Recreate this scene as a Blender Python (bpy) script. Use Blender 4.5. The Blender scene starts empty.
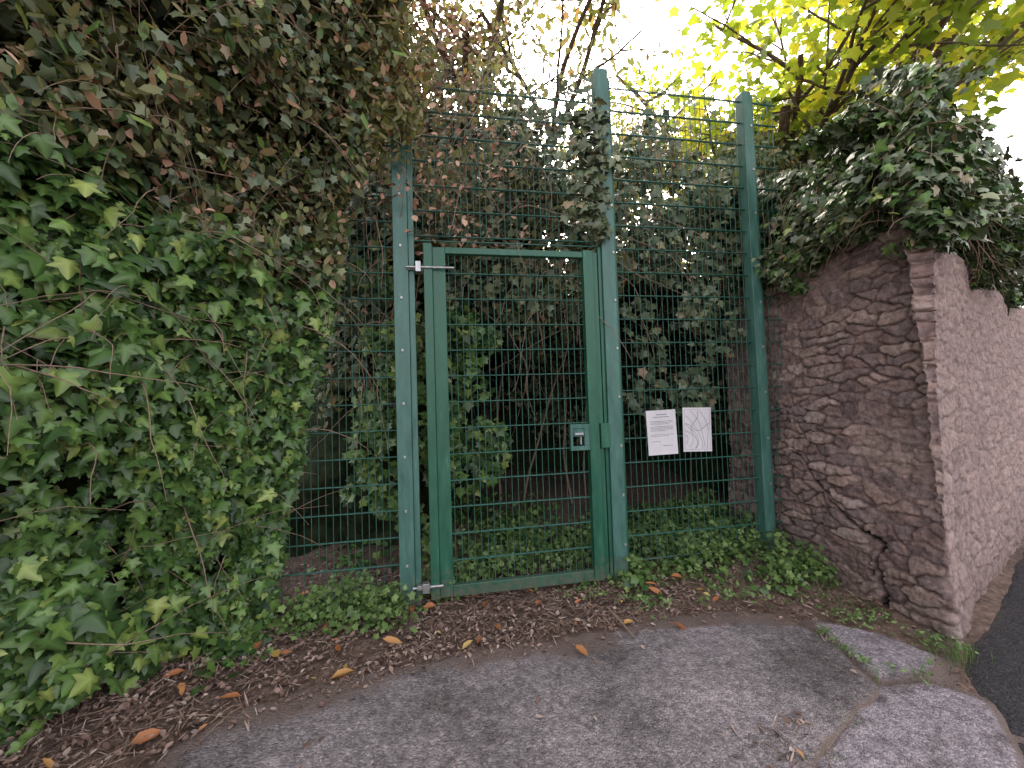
import bpy, math, random, bmesh
import numpy as np
from mathutils import Vector, Matrix
rng=np.random.default_rng(7); random.seed(7)
R=math.radians
scene=bpy.context.scene
# ---------------------------------------------------------------- helpers
def link(o,parent=None):
    scene.collection.objects.link(o)
    if parent is not None: o.parent=parent
    return o
def empty(name):
    o=bpy.data.objects.new(name,None); o.empty_display_size=.2; return link(o)
def mesh_np(name,V,F,mat,parent=None,smooth=False,attr=None):
    V=np.asarray(V,dtype=np.float32); F=np.asarray(F,dtype=np.int32)
    k=F.shape[1]; me=bpy.data.meshes.new(name)
    me.vertices.add(len(V)); me.vertices.foreach_set('co',V.ravel())
    me.loops.add(F.size); me.loops.foreach_set('vertex_index',F.ravel())
    me.polygons.add(len(F)); me.polygons.foreach_set('loop_start',np.arange(0,F.size,k,dtype=np.int32))
    try: me.polygons.foreach_set('loop_total',np.full(len(F),k,dtype=np.int32))
    except Exception: pass
    me.update(calc_edges=True)
    if smooth: me.polygons.foreach_set('use_smooth',np.ones(len(F),dtype=bool))
    if attr is not None:
        a=me.color_attributes.new('Col','FLOAT_COLOR','POINT')
        a.data.foreach_set('color',np.asarray(attr,dtype=np.float32).ravel())
    me.materials.append(mat); me.validate()
    return link(bpy.data.objects.new(name,me),parent)
def vn(P,seed=0):
    P=np.asarray(P,dtype=np.float64)
    i=np.floor(P).astype(np.int64); f=P-i; f=f*f*(3-2*f)
    def h(a,b,c):
        n=(a*374761393+b*668265263+c*1440662683+seed*69069)&0xffffffff
        n=((n^(n>>13))*1274126177)&0xffffffff
        n=n^(n>>16); return (n&0xffff)/32767.5-1
    r=0
    for dx in (0,1):
        wx=f[:,0] if dx else 1-f[:,0]
        for dy in (0,1):
            wy=f[:,1] if dy else 1-f[:,1]
            for dz in (0,1):
                wz=f[:,2] if dz else 1-f[:,2]
                r=r+wx*wy*wz*h(i[:,0]+dx,i[:,1]+dy,i[:,2]+dz)
    return r
def fbm(P,o=3,seed=0):
    P=np.asarray(P,dtype=np.float64); r=0;a=1
    for k in range(o):
        r=r+a*vn(P*(2**k),seed+k*17); a*=.5
    return r
def ss(a,b,x): 
    t=np.clip((x-a)/(b-a),0,1); return t*t*(3-2*t)
def nrm(v): return v/np.maximum(np.linalg.norm(v,axis=1,keepdims=True),1e-9)
def boxes(name,bl,mat,parent=None,bevel=0):
    bm=bmesh.new()
    for c,h,M in bl:
        m=Matrix.Translation(c)@M.to_4x4()@Matrix.Diagonal((h[0]*2,h[1]*2,h[2]*2,1))
        bmesh.ops.create_cube(bm,size=1,matrix=m)
    me=bpy.data.meshes.new(name); bm.to_mesh(me); bm.free(); me.materials.append(mat)
    o=link(bpy.data.objects.new(name,me),parent)
    if bevel:
        b=o.modifiers.new('b','BEVEL'); b.width=bevel; b.segments=2
    return o
def tubes(name,paths,mat,parent=None,sides=6):
    Vs=[];Fs=[];off=0
    ang=np.linspace(0,2*math.pi,sides,endpoint=False)
    for pts,r0,r1 in paths:
        pts=np.asarray(pts,dtype=float); n=len(pts)
        T=nrm(np.gradient(pts,axis=0))
        ref=np.array([0,0,1.]) if abs(T[0][2])<.8 else np.array([1.,0,0])
        A=nrm(np.cross(T,ref)); B=np.cross(T,A)
        r=np.linspace(r0,r1,n)[:,None,None]
        ring=pts[:,None,:]+r*(np.cos(ang)[None,:,None]*A[:,None,:]+np.sin(ang)[None,:,None]*B[:,None,:])
        Vs.append(ring.reshape(-1,3))
        i=np.arange(n-1)[:,None]*sides; j=np.arange(sides)[None,:]; j2=(j+1)%sides
        F=np.stack([i+j,i+j2,i+sides+j2,i+sides+j],axis=-1).reshape(-1,4)+off
        Fs.append(F); off+=n*sides
    return mesh_np(name,np.concatenate(Vs),np.concatenate(Fs),mat,parent,smooth=True)
# ---------------------------------------------------------------- materials
def newmat(name):
    m=bpy.data.materials.new(name); m.use_nodes=True; nt=m.node_tree; nt.nodes.clear()
    out=nt.nodes.new('ShaderNodeOutputMaterial'); return m,nt,out
def N(nt,t,**kw):
    n=nt.nodes.new(t)
    for k,v in kw.items():
        if k in n.inputs: n.inputs[k].default_value=v
        else: setattr(n,k,v)
    return n
def ramp(nt,stops,interp='LINEAR'):
    r=nt.nodes.new('ShaderNodeValToRGB'); r.color_ramp.interpolation=interp
    e=r.color_ramp.elements
    while len(e)<len(stops): e.new(.5)
    for i,(p,c) in enumerate(stops):
        e[i].position=p; e[i].color=(*c,1)
    return r
def leafmat(name,stops,rough=.42,trans=0,tmul=1.6,fine=0,veins=False):
    m,nt,out=newmat(name); L=nt.links.new
    g=N(nt,'ShaderNodeNewGeometry'); r=ramp(nt,stops)
    L(g.outputs['Random Per Island'],r.inputs[0]); col=r.outputs[0]
    if veins:   # per-vertex vein value baked on the leaf template
        at=N(nt,'ShaderNodeVertexColor',layer_name='Col'); s=N(nt,'ShaderNodeSeparateColor'); L(at.outputs[0],s.inputs[0])
        mr=N(nt,'ShaderNodeMapRange'); mr.inputs[3].default_value=.72; mr.inputs[4].default_value=1.5; L(s.outputs[0],mr.inputs[0])
        vm=N(nt,'ShaderNodeVectorMath',operation='SCALE'); L(col,vm.inputs[0]); L(mr.outputs[0],vm.inputs['Scale']); col=vm.outputs[0]
    p=N(nt,'ShaderNodeBsdfPrincipled',Roughness=rough); L(col,p.inputs['Base Color'])
    if trans<=0: L(p.outputs[0],out.inputs[0]); return m
    t=N(nt,'ShaderNodeBsdfTranslucent'); 
    vt=N(nt,'ShaderNodeVectorMath',operation='MULTIPLY'); vt.inputs[1].default_value=(tmul*1.15,tmul*1.1,tmul*.5)
    L(col,vt.inputs[0]); L(vt.outputs[0],t.inputs[0])
    mx=N(nt,'ShaderNodeMixShader'); mx.inputs[0].default_value=trans
    L(p.outputs[0],mx.inputs[1]); L(t.outputs[0],mx.inputs[2]); L(mx.outputs[0],out.inputs[0])
    return m
def noisemat(name,stops,scale,rough=.85,bump=.3,bscale=None,detail=5,metal=0,stops2=None,scale2=None,spec=.5,bdist=.01,vor=None,dirt=None):
    m,nt,out=newmat(name); L=nt.links.new
    tc=N(nt,'ShaderNodeTexCoord'); no=N(nt,'ShaderNodeTexNoise',Scale=float(scale),Detail=float(detail),Roughness=.65)
    L(tc.outputs['Object'],no.inputs['Vector']); r=ramp(nt,stops); L(no.outputs[0],r.inputs[0]); col=r.outputs[0]
    if stops2:
        n2=N(nt,'ShaderNodeTexNoise',Scale=float(scale2),Detail=4.0,Roughness=.6); L(tc.outputs['Object'],n2.inputs['Vector'])
        r2=ramp(nt,stops2); L(n2.outputs[0],r2.inputs[0])
        mx=N(nt,'ShaderNodeMix',data_type='RGBA',blend_type='MULTIPLY'); mx.inputs[0].default_value=1
        L(col,mx.inputs[6]); L(r2.outputs[0],mx.inputs[7]); col=mx.outputs[2]
    p=N(nt,'ShaderNodeBsdfPrincipled',Roughness=rough,Metallic=metal); p.inputs['Specular IOR Level'].default_value=spec
    if vor:
        v=N(nt,'ShaderNodeTexVoronoi',Scale=float(vor)); L(tc.outputs['Object'],v.inputs['Vector'])
        r3=ramp(nt,[(0,(.5,.5,.5)),(.5,(.95,.95,.95)),(.85,(1.25,1.23,1.2)),(1,(1.8,1.7,1.65))]); 
        sp=N(nt,'ShaderNodeSeparateColor'); L(v.outputs['Color'],sp.inputs[0]); L(sp.outputs[0],r3.inputs[0])
        mx=N(nt,'ShaderNodeMix',data_type='RGBA',blend_type='MULTIPLY'); mx.inputs[0].default_value=.75
        L(col,mx.inputs[6]); L(r3.outputs[0],mx.inputs[7]); col=mx.outputs[2]
    if dirt:
        at=N(nt,'ShaderNodeVertexColor',layer_name='Col'); s2=N(nt,'ShaderNodeSeparateColor'); L(at.outputs[0],s2.inputs[0])
        ad=N(nt,'ShaderNodeMath',operation='ADD'); L(s2.outputs[0],ad.inputs[0]); L(no.outputs[0],ad.inputs[1])
        rr_=ramp(nt,[(.62,(0,0,0)),(1.05,(.9,.9,.9))]); L(ad.outputs[0],rr_.inputs[0])
        mx=N(nt,'ShaderNodeMix',data_type='RGBA'); L(rr_.outputs[0],mx.inputs[0]); L(col,mx.inputs[6]); mx.inputs[7].default_value=(*dirt,1); col=mx.outputs[2]
    L(col,p.inputs['Base Color'])
    if bump:
        n3=N(nt,'ShaderNodeTexNoise',Scale=float(bscale or scale*3),Detail=4.0,Roughness=.7); L(tc.outputs['Object'],n3.inputs['Vector'])
        h=n3.outputs[0]
        if vor:
            ad=N(nt,'ShaderNodeMath',operation='SUBTRACT'); L(h,ad.inputs[0]); L(v.outputs['Distance'],ad.inputs[1]); h=ad.outputs[0]
        b=N(nt,'ShaderNodeBump',Strength=bump,Distance=bdist); L(h,b.inputs['Height']); L(b.outputs[0],p.inputs['Normal'])
    L(p.outputs[0],out.inputs[0]); return m

M_ivy=leafmat('ivy_leaf',[(0,(.03,.068,.024)),(.3,(.058,.122,.033)),(.65,(.095,.185,.045)),(.88,(.155,.26,.062)),(1,(.3,.37,.1))],rough=.33,veins=True)
M_ivyd=leafmat('ivy_leaf_dull',[(0,(.07,.10,.055)),(.4,(.115,.155,.085)),(.8,(.175,.22,.12)),(.93,(.26,.29,.15)),(1,(.3,.2,.12))],rough=.32)
M_shrub=leafmat('shrub_leaf',[(0,(.10,.115,.05)),(.4,(.185,.205,.085)),(.72,(.28,.285,.125)),(.88,(.37,.29,.16)),(1,(.46,.25,.16))],rough=.42,trans=.32)
M_dead=leafmat('dead_leaf',[(0,(.2,.1,.065)),(.5,(.4,.23,.15)),(1,(.56,.38,.27))],rough=.8)
M_lit=leafmat('litter',[(0,(.13,.08,.062)),(.4,(.25,.16,.125)),(.75,(.39,.275,.225)),(1,(.56,.45,.39))],rough=.85)
M_fall=leafmat('fallen_leaf',[(0,(.32,.11,.04)),(.5,(.52,.22,.09)),(.8,(.54,.36,.1)),(1,(.52,.44,.18))],rough=.6)
M_maple=leafmat('sycamore_leaf',[(0,(.09,.14,.025)),(.4,(.19,.26,.04)),(.75,(.36,.4,.06)),(1,(.55,.5,.08))],rough=.5,trans=.5,tmul=1.7)
M_weed=leafmat('weed_leaf',[(0,(.06,.115,.03)),(.5,(.12,.21,.055)),(1,(.22,.33,.1))],rough=.5)
M_bark=noisemat('bark',[(.3,(.06,.042,.03)),(.7,(.19,.135,.1))],14,bump=.6)
M_twig=noisemat('twig',[(.3,(.18,.12,.085)),(.7,(.4,.29,.22))],30,bump=.3)
M_shade_backing=noisemat('shade_backing',[(.35,(.012,.016,.008)),(.65,(.045,.055,.025))],9,bump=.8,spec=.1)  # near-black green: deep shade between leaves painted as colour
M_earth=noisemat('earth',[(.3,(.10,.07,.058)),(.5,(.2,.145,.12)),(.7,(.34,.26,.22))],26,bump=.9,stops2=[(.3,(.65,.65,.65)),(.7,(1.3,1.2,1.15))],scale2=1.5,spec=.15,bdist=.02)
M_apron=noisemat('old_asphalt',[(.3,(.21,.19,.195)),(.5,(.32,.295,.3)),(.72,(.46,.425,.43))],20,rough=.95,bump=.8,bscale=90,stops2=[(.34,(.5,.48,.47)),(.46,(.85,.83,.83)),(.62,(1.12,1.08,1.1))],scale2=1.5,spec=.12,bdist=.011,vor=105,dirt=(.22,.165,.14))
M_road=noisemat('road_tarmac',[(.3,(.032,.032,.036)),(.6,(.06,.057,.062)),(.8,(.12,.115,.12))],60,rough=.9,bump=.8,bscale=70,spec=.25,bdist=.010,vor=90,dirt=(.1,.08,.07))
M_conc=noisemat('pale_concrete',[(.3,(.22,.195,.215)),(.5,(.34,.31,.33)),(.75,(.45,.41,.435))],16,rough=.95,bump=.8,bscale=60,stops2=[(.3,(.5,.47,.45)),(.5,(1,.98,1))],scale2=4,spec=.12,bdist=.009,vor=110,dirt=(.18,.135,.115))

def greenpaint(name,a,b,rough=.33):
    m,nt,out=newmat(name); L=nt.links.new
    tc=N(nt,'ShaderNodeTexCoord'); n1=N(nt,'ShaderNodeTexNoise',Scale=3.5,Detail=6.0,Roughness=.7)
    mp=N(nt,'ShaderNodeMapping'); mp.inputs['Scale'].default_value=(5,5,1); L(tc.outputs['Object'],mp.inputs[0]); L(mp.outputs[0],n1.inputs['Vector'])
    r=ramp(nt,[(.3,a),(.6,b),(.8,tuple(min(1,c*1.5+.06) for c in b))]); L(n1.outputs[0],r.inputs[0])
    # grime and soil splash toward the foot, chips of dirt all over
    sx=N(nt,'ShaderNodeSeparateXYZ'); L(tc.outputs['Object'],sx.inputs[0])
    mz=N(nt,'ShaderNodeMapRange'); mz.inputs[1].default_value=.0; mz.inputs[2].default_value=.35; mz.inputs[3].default_value=.35; mz.inputs[4].default_value=0.0; L(sx.outputs[2],mz.inputs[0])
    n3=N(nt,'ShaderNodeTexNoise',Scale=24.0,Detail=5.0,Roughness=.7); L(tc.outputs['Object'],n3.inputs['Vector'])
    ad=N(nt,'ShaderNodeMath',operation='ADD'); L(mz.outputs[0],ad.inputs[0]); L(n3.outputs[0],ad.inputs[1])
    rg=ramp(nt,[(.62,(0,0,0)),(.85,(.75,.75,.75))]); L(ad.outputs[0],rg.inputs[0])
    mg=N(nt,'ShaderNodeMix',data_type='RGBA'); L(rg.outputs[0],mg.inputs[0]); L(r.outputs[0],mg.inputs[6]); mg.inputs[7].default_value=(.14,.13,.10,1)
    p=N(nt,'ShaderNodeBsdfPrincipled'); L(mg.outputs[2],p.inputs['Base Color'])
    r2=ramp(nt,[(.3,(rough,)*3),(.7,(rough+.25,)*3)]); L(n1.outputs[0],r2.inputs[0]); L(r2.outputs[0],p.inputs['Roughness'])
    n2=N(nt,'ShaderNodeTexNoise',Scale=60.0,Detail=3.0); L(tc.outputs['Object'],n2.inputs['Vector'])
    bp=N(nt,'ShaderNodeBump',Strength=.12,Distance=.002); L(n2.outputs[0],bp.inputs['Height']); L(bp.outputs[0],p.inputs['Normal'])
    L(p.outputs[0],out.inputs[0]); return m
M_green=greenpaint('green_paint',(.014,.092,.055),(.03,.15,.095),.26)
M_teal=greenpaint('weathered_green_paint',(.04,.125,.10),(.085,.21,.175),.26)
M_wire=greenpaint('green_wire',(.015,.08,.06),(.04,.15,.115),.38)
M_galv=noisemat('galvanised_steel',[(.3,(.35,.36,.37)),(.7,(.6,.61,.62))],30,rough=.42,bump=.1,metal=.8)
M_paper=noisemat('paper',[(.3,(.72,.70,.74)),(.7,(.82,.80,.84))],6,rough=.35,bump=.25,bscale=9)
M_ink=noisemat('ink',[(.3,(.08,.08,.1)),(.7,(.16,.16,.18))],6,rough=.7,bump=0)
M_inkp=noisemat('map_ink',[(.3,(.2,.18,.28)),(.7,(.3,.27,.37))],6,rough=.7,bump=0)
# ---------------------------------------------------------------- leaf templates (x across, y to tip, z normal)
def ivy_t():   # five lobes with pale midribs running to the lobe tips
    half=[(.24,-.13),(.40,-.02),(.33,.17),(.56,.40),(.26,.48),(.15,.76)]
    pts=[(0,0)]+half+[(0,1.0)]+[(-x,y) for x,y in reversed(half)]
    V=[(0,.20,.05)]+[(x,y,-.30*abs(x)**1.2-.10*max(0,y-.4)) for x,y in pts]
    n=len(pts); F=[(0,1+i,1+(i+1)%n) for i in range(n)]
    vein=[1.0,.6]+[0.1,.35,0,.45,0,.1]+[.6]+[.1,0,.45,0,.35,.1]
    return np.array(V),np.array(F),np.array(vein)
def ivy_s():
    half=[(.38,-.08),(.33,.17),(.54,.42),(.22,.6)]
    pts=[(0,0)]+half+[(0,1.0)]+[(-x,y) for x,y in reversed(half)]
    V=[(x,y,-.25*abs(x)-.10*max(0,y-.4)) for x,y in pts]
    return np.array(V),np.array([(0,1,2),(0,2,5),(2,3,4),(2,4,5),(0,5,8),(0,8,9),(8,6,7),(8,5,6)]),None
def oval_t(w=.24):
    V=[(0,0,.02),(w*.85,.3,-.05),(w*.85,.68,-.07),(0,1,-.14),(-w*.85,.68,-.07),(-w*.85,.3,-.05)]
    return np.array(V,dtype=float),np.array([(0,1,2),(0,2,3),(0,3,4),(0,4,5)]),None
def curl_t(w=.28):
    V=[(0,0,0),(w,.3,.12),(w*.9,.65,.14),(0,1,.1),(-w*.9,.65,.14),(-w,.3,.12),(0,.5,-.02)]
    return np.array(V,dtype=float),np.array([(6,i,(i+1)%6) for i in range(6)]),None
IVY=ivy_t(); IVS=ivy_s(); OVAL=oval_t(); WIDE=oval_t(.38); CURL=curl_t()
def leaves(name,P,Nn,T,S,tpl,mat,parent=None):
    V0,F0,vein=tpl; n=len(P)
    Nn=nrm(Nn); T=nrm(T-(T*Nn).sum(1,keepdims=True)*Nn); B=np.cross(Nn,T)
    P=P-T*S[:,None]*.4
    wx=rng.uniform(.8,1.15,n)
    V=P[:,None,:]+S[:,None,None]*(V0[None,:,0:1]*wx[:,None,None]*B[:,None,:]+V0[None,:,1:2]*T[:,None,:]+V0[None,:,2:3]*rng.uniform(.3,2.2,(n,1,1))*Nn[:,None,:])
    F=(F0[None]+np.arange(n)[:,None,None]*len(V0)).reshape(-1,3)
    if vein is None: vein=np.full(len(V0),.36)
    a=np.tile(vein,n); at=np.stack([a,a,a,np.ones_like(a)],1)
    return mesh_np(name,V.reshape(-1,3),F,mat,parent,attr=at if mat is M_ivy else None)
def orient(n,out,spread=.55,up=.35,droop=-1.0):
    Nn=out+rng.normal(0,spread,(n,3))+np.array([0,0,up])
    T=np.array([0,0,droop])+rng.normal(0,.55,(n,3))
    return Nn,T
# ---------------------------------------------------------------- ground
def H(x,y):
    x=np.asarray(x,float); y=np.asarray(y,float)
    fence=3.345+.18*x
    h=.15*ss(1.0,2.3,x)*ss(-.75,-.05,y-fence)*ss(3.4,2.2,x)
    return h+.35*ss(.3,3.5,y-fence)
def gridaxis(a,b,fa,fb,fine,coarse):
    v=list(np.arange(fa,fb,fine)); x=fa; s=fine; L=[]
    while x>a: s=min(s*1.35,coarse); x-=s; L.append(x)
    x=v[-1]; s=fine; Rr=[]
    while x<b: s=min(s*1.35,coarse); x+=s; Rr.append(x)
    return np.array(L[::-1]+v+Rr)
gx=gridaxis(-150,150,-3,3.2,.03,20); gy=gridaxis(-150,150,1.0,4.6,.03,20)
X,Y=np.meshgrid(gx,gy); P=np.stack([X.ravel(),Y.ravel(),np.zeros(X.size)],1)
APR=np.array([(-1.95,1.55),(-1.4,2.12),(-.8,2.46),(0,2.64),(.79,2.86),(1.35,2.98),(1.78,2.90),(1.88,2.6),(1.80,2.17),(1.22,1.75),(.84,1.35),(.5,.6),(.4,-8),(-6,-8),(-2.7,.2),(-2.2,1.1)])
def inside_dist(x,y,poly):
    d=np.full(x.shape,1e9); ins=np.zeros(x.shape,bool); n=len(poly)
    for i in range(n):
        a=poly[i]; b=poly[(i+1)%n]; e=b-a
        t=np.clip(((x-a[0])*e[0]+(y-a[1])*e[1])/(e@e),0,1)
        d=np.minimum(d,np.hypot(x-a[0]-t*e[0],y-a[1]-t*e[1]))
        c=((a[1]>y)!=(b[1]>y))&(x<(e[0])*(y-a[1])/(e[1]+1e-12)+a[0]); ins^=c
    return np.where(ins,d,-d)
def near(x,y): return np.exp(-((x/5)**2+((y-3)/5)**2))
SLB=np.array([(1.19,1.78),(1.77,2.20),(2.07,2.24),(2.22,2.06),(2.02,1.78),(1.84,1.60),(1.3,1.22),(.92,.75),(.58,.75),(.82,1.38)])
KRB=np.array([(1.86,2.88),(2.24,2.66),(2.36,2.42),(2.16,2.25),(1.84,2.24),(1.88,2.6)])
ROAD=np.array([(1.84,1.62),(2.03,1.80),(2.23,2.06),(2.40,2.30),(2.60,2.50),(2.74,2.58),(11.35,8.55),(60,42),(60,-60),(.9,-60),(.9,-8),(1.0,.6),(1.3,1.22)])
def groundz(x,y):
    P_=np.stack([x,y,0*x],1)
    da=np.maximum(np.maximum(inside_dist(x,y,APR),inside_dist(x,y,ROAD)),np.maximum(inside_dist(x,y,SLB),inside_dist(x,y,KRB)))
    z=H(x,y)+.028*fbm(P_*3.1,4,3)*near(x,y)*ss(.05,-.2,da)+.010*fbm(P_*14,3,8)*ss(.0,-.1,da)*near(x,y)-.04*ss(-.02,.12,da)-.012*ss(.3,0,np.abs(da))
    z=z-.02*ss(1.5,2.0,x)*ss(2.75,2.4,y)
    return z-.006
P[:,2]=groundz(P[:,0],P[:,1])
nx=len(gx); ny=len(gy); ii=(np.arange(ny-1)[:,None]*nx+np.arange(nx-1)[None,:]).ravel()
mesh_np('ground',P,np.stack([ii,ii+1,ii+1+nx,ii+nx],1),M_earth,smooth=True)
def paved(name,poly,z,mat,fx,fyr,fine=.02,drop=.03,warp=.05,seed=2,dirtw=.35,coarse=2,cap=1.):
    ax=gridaxis(poly[:,0].min()-.2,poly[:,0].max()+.2,fx[0],fx[1],fine,coarse); ay=gridaxis(poly[:,1].min()-.2,poly[:,1].max()+.2,fyr[0],fyr[1],fine,coarse)
    X,Y=np.meshgrid(ax,ay); x=X.ravel(); y=Y.ravel(); q=np.stack([x,y,0*x],1)
    d=inside_dist(x,y,poly)+warp*np.where(x>.6,.4,1)*fbm(q*3.5,4,seed)
    zz_=z+.007*fbm(q*2.2,3,seed+5)+.0035*fbm(q*14,3,seed+7)-drop*ss(.03,-.03,d)
    wx_=np.where((x<.6)|(y>2.75),dirtw,min(dirtw,.05))
    dirt=np.clip(ss(wx_,-.02,d)*.75*cap+.25*fbm(q*2.1,3,seed+9)*ss(wx_*3,0,d),0,1)
    nx=len(ax); ny=len(ay); i=(np.arange(ny-1)[:,None]*nx+np.arange(nx-1)[None,:]).ravel()
    F_=np.stack([i,i+1,i+1+nx,i+nx],1); keep=(d[F_].max(1)>-.06)
    mesh_np(name,np.stack([x,y,zz_],1),F_[keep],mat,smooth=True,attr=np.stack([dirt,dirt,dirt,1+0*x],1))
paved('asphalt_apron',APR,.008,M_apron,(-2.4,2.0),(1.0,3.0))
paved('concrete_paving',SLB,-.003,M_conc,(.6,2.3),(.8,2.3),warp=.03,seed=31,dirtw=.05)
paved('kerb_stone',KRB,.000,M_conc,(1.85,2.4),(2.2,2.9),warp=.03,seed=41,dirtw=.12)
paved('road',ROAD,-.020,M_road,(.9,4.5),(1.2,4.5),fine=.03,drop=.02,warp=.02,seed=51,dirtw=.05,coarse=6,cap=.5)
# ---------------------------------------------------------------- stone wall
def voro(u,v,seed=0):
    iu=np.floor(u).astype(np.int64); iv=np.floor(v).astype(np.int64)
    F1=np.full(u.shape,9.);F2=np.full(u.shape,9.);ID=np.zeros(u.shape)
    def h(a,b,k):
        n=(a*374761393+b*668265263+k*1440662683+seed*7919)&0xffffffff
        n=((n^(n>>13))*1274126177)&0xffffffff; n=n^(n>>16); return (n&0xffff)/65535.
    for da in (-1,0,1):
        for db in (-1,0,1):
            a=iu+da;b=iv+db
            d=np.hypot(a+.1+.8*h(a,b,1)-u,b+.1+.8*h(a,b,2)-v)
            lt=d<F1; F2=np.where(lt,F1,np.minimum(F2,d)); ID=np.where(lt,h(a,b,3),ID); F1=np.where(lt,d,F1)
    return F1,F2,ID
A0=np.array([2.26,4.5]); C0=np.array([2.57,2.54]); D0=np.array([11.2,8.53])
path=[];L1=np.linalg.norm(C0-A0); d1=(C0-A0)/L1; L2=np.linalg.norm(D0-C0); d2=(D0-C0)/L2; rr=.05
for t in np.arange(0,L1-rr,.0085): path.append(A0+d1*t)
for k in range(1,10):
    t=k/10; a=C0-d1*rr; b=C0+d2*rr; path.append((1-t)**2*a+2*t*(1-t)*C0+t*t*b)
s=rr; st=.01
while s<L2: path.append(C0+d2*s); s+=st; st=min(st*1.008,.05)
path=np.array(path); tang=nrm(np.gradient(path,axis=0)); nor=np.stack([tang[:,1],-tang[:,0]],1)
if (nor[0]@np.array([-1,0]))<0: nor=-nor
arc=np.r_[0,np.cumsum(np.linalg.norm(np.diff(path,axis=0),axis=1))]
zz=np.arange(-.1,2.68,.009)
U,Z=np.meshgrid(arc,zz); u=U.ravel(); zv=Z.ravel()
PX=np.tile(path,(len(zz),1)); NX=np.tile(nor,(len(zz),1))
q=np.stack([u,zv,np.zeros_like(u)],1)
w1=.07*fbm(q*3,3,5)+.02*fbm(q*20,2,51); w2=.028*fbm(q*3.5,3,8)+.009*fbm(q*22,2,52)
face2=ss(L1-.02,L1+.10,u)
F1,F2,ID=voro((u+w1)/.20,(zv+w2)/.082,3)
G1,G2,IE=voro((u+w1)/.22,(zv+w2)/.12,13)
E1,E2,IF=voro((u+w1)/.06,(zv+w2)/.03,23)
gr=ss(.0,.2,F2-F1); gr2=ss(0,.25,G2-G1); gr3=ss(0,.3,E2-E1)
patch=ss(-.7,.2,fbm(q*1.7,3,44)); small=ss(-.1,.4,fbm(q*2.6,2,47))
ampl=(1-face2)*(.3+.7*patch)
disp=ampl*(.012*gr+.020*ID*gr)+face2*(.004*gr2+.009*IE*gr2)+(.004*gr3*(.5+IF))*small*(1-.4*face2)
disp+=.009*fbm(q*9,4,21)+.0015*fbm(np.stack([u*9,zv*30,0*u],1),3,31)*(1-face2)+.005*fbm(q*36,3,77)+.025*fbm(q*1.1,2,12)
cr=np.array([(3.60,1.0),(3.545,.96),(3.44,.74),(3.33,.68),(3.2,.55),(3.05,.50),(2.907,.42),(2.99,.24),(2.93,.12),(2.97,-.05)])
cuu=(A0[1]-cr[:,0])/(-d1[1]); cz=cr[:,1]
dist=np.full(u.shape,9.)
uu=u+.04*fbm(q*9,3,3); zq=zv+.035*fbm(q*9,3,6)
for i in range(len(cr)-1):
    a=np.array([cuu[i],cz[i]]); e=np.array([cuu[i+1],cz[i+1]])-a
    t=np.clip(((uu-a[0])*e[0]+(zq-a[1])*e[1])/(e@e),0,1)
    dist=np.minimum(dist,np.hypot(uu-a[0]-t*e[0],zq-a[1]-t*e[1]))
wid=.007+.018*ss(-.3,.8,fbm(q*6,3,90))
crk=1-ss(wid*.6,wid*1.7,dist)
disp-=.06*crk
disp-=.04*np.clip(zv,0,3)
edge=ss(2.45,2.68,zv); disp-=.06*edge*edge
XY=PX+NX*disp[:,None]
V=np.c_[XY,zv]
V[:,2]+=.03*fbm(q*1.5,2,66)*ss(2.3,2.6,zv)
hole=ss(-.014,-.03,.010*fbm(q*9,4,21)+.005*fbm(q*36,3,77))
groove=np.where(face2>.5,.66+.34*gr2,1-(.35+.35*patch)*(1-gr))*(1-.22*small*(1-gr3))*(1-.5*hole)
colr=np.stack([np.where(face2>.5,.1+.8*IE,ID)*.8+.2*IF,groove,crk,face2],1)
m,nt,out=newmat('rubble_stone'); L=nt.links.new
at=N(nt,'ShaderNodeVertexColor',layer_name='Col'); sp=N(nt,'ShaderNodeSeparateColor'); L(at.outputs[0],sp.inputs[0])
tc=N(nt,'ShaderNodeTexCoord')
rs=ramp(nt,[(.05,(.22,.165,.165)),(.25,(.42,.295,.265)),(.45,(.30,.235,.24)),(.7,(.50,.36,.315)),(.95,(.60,.49,.45))]); L(sp.outputs[0],rs.inputs[0])
n1=N(nt,'ShaderNodeTexNoise',Scale=22.0,Detail=8.0,Roughness=.8); L(tc.outputs['Object'],n1.inputs['Vector'])
r1=ramp(nt,[(.3,(.42,.4,.4)),(.5,(.95,.94,.94)),(.7,(1.5,1.42,1.42))]); L(n1.outputs[0],r1.inputs[0])
n4=N(nt,'ShaderNodeTexNoise',Scale=2.6,Detail=6.0,Roughness=.65); L(tc.outputs['Object'],n4.inputs['Vector'])
mo=ramp(nt,[(.45,(0,0,0)),(.62,(.55,.55,.55))]); L(n4.outputs[0],mo.inputs[0])
mm=N(nt,'ShaderNodeMix',data_type='RGBA'); L(mo.outputs[0],mm.inputs[0]); L(rs.outputs[0],mm.inputs[6]); mm.inputs[7].default_value=(.52,.40,.36,1)
fz=N(nt,'ShaderNodeMix',data_type='RGBA'); fm=N(nt,'ShaderNodeMath',operation='MULTIPLY'); fm.inputs[1].default_value=.55; L(at.outputs['Alpha'],fm.inputs[0]); L(fm.outputs[0],fz.inputs[0]); L(mm.outputs[2],fz.inputs[6]); fz.inputs[7].default_value=(.58,.45,.42,1)
mx=N(nt,'ShaderNodeMix',data_type='RGBA',blend_type='MULTIPLY'); mx.inputs[0].default_value=.95; L(fz.outputs[2],mx.inputs[6]); L(r1.outputs[0],mx.inputs[7])
gm=N(nt,'ShaderNodeMix',data_type='RGBA'); L(sp.outputs[1],gm.inputs[0]); gm.inputs[6].default_value=(.11,.08,.072,1); L(mx.outputs[2],gm.inputs[7])
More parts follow.
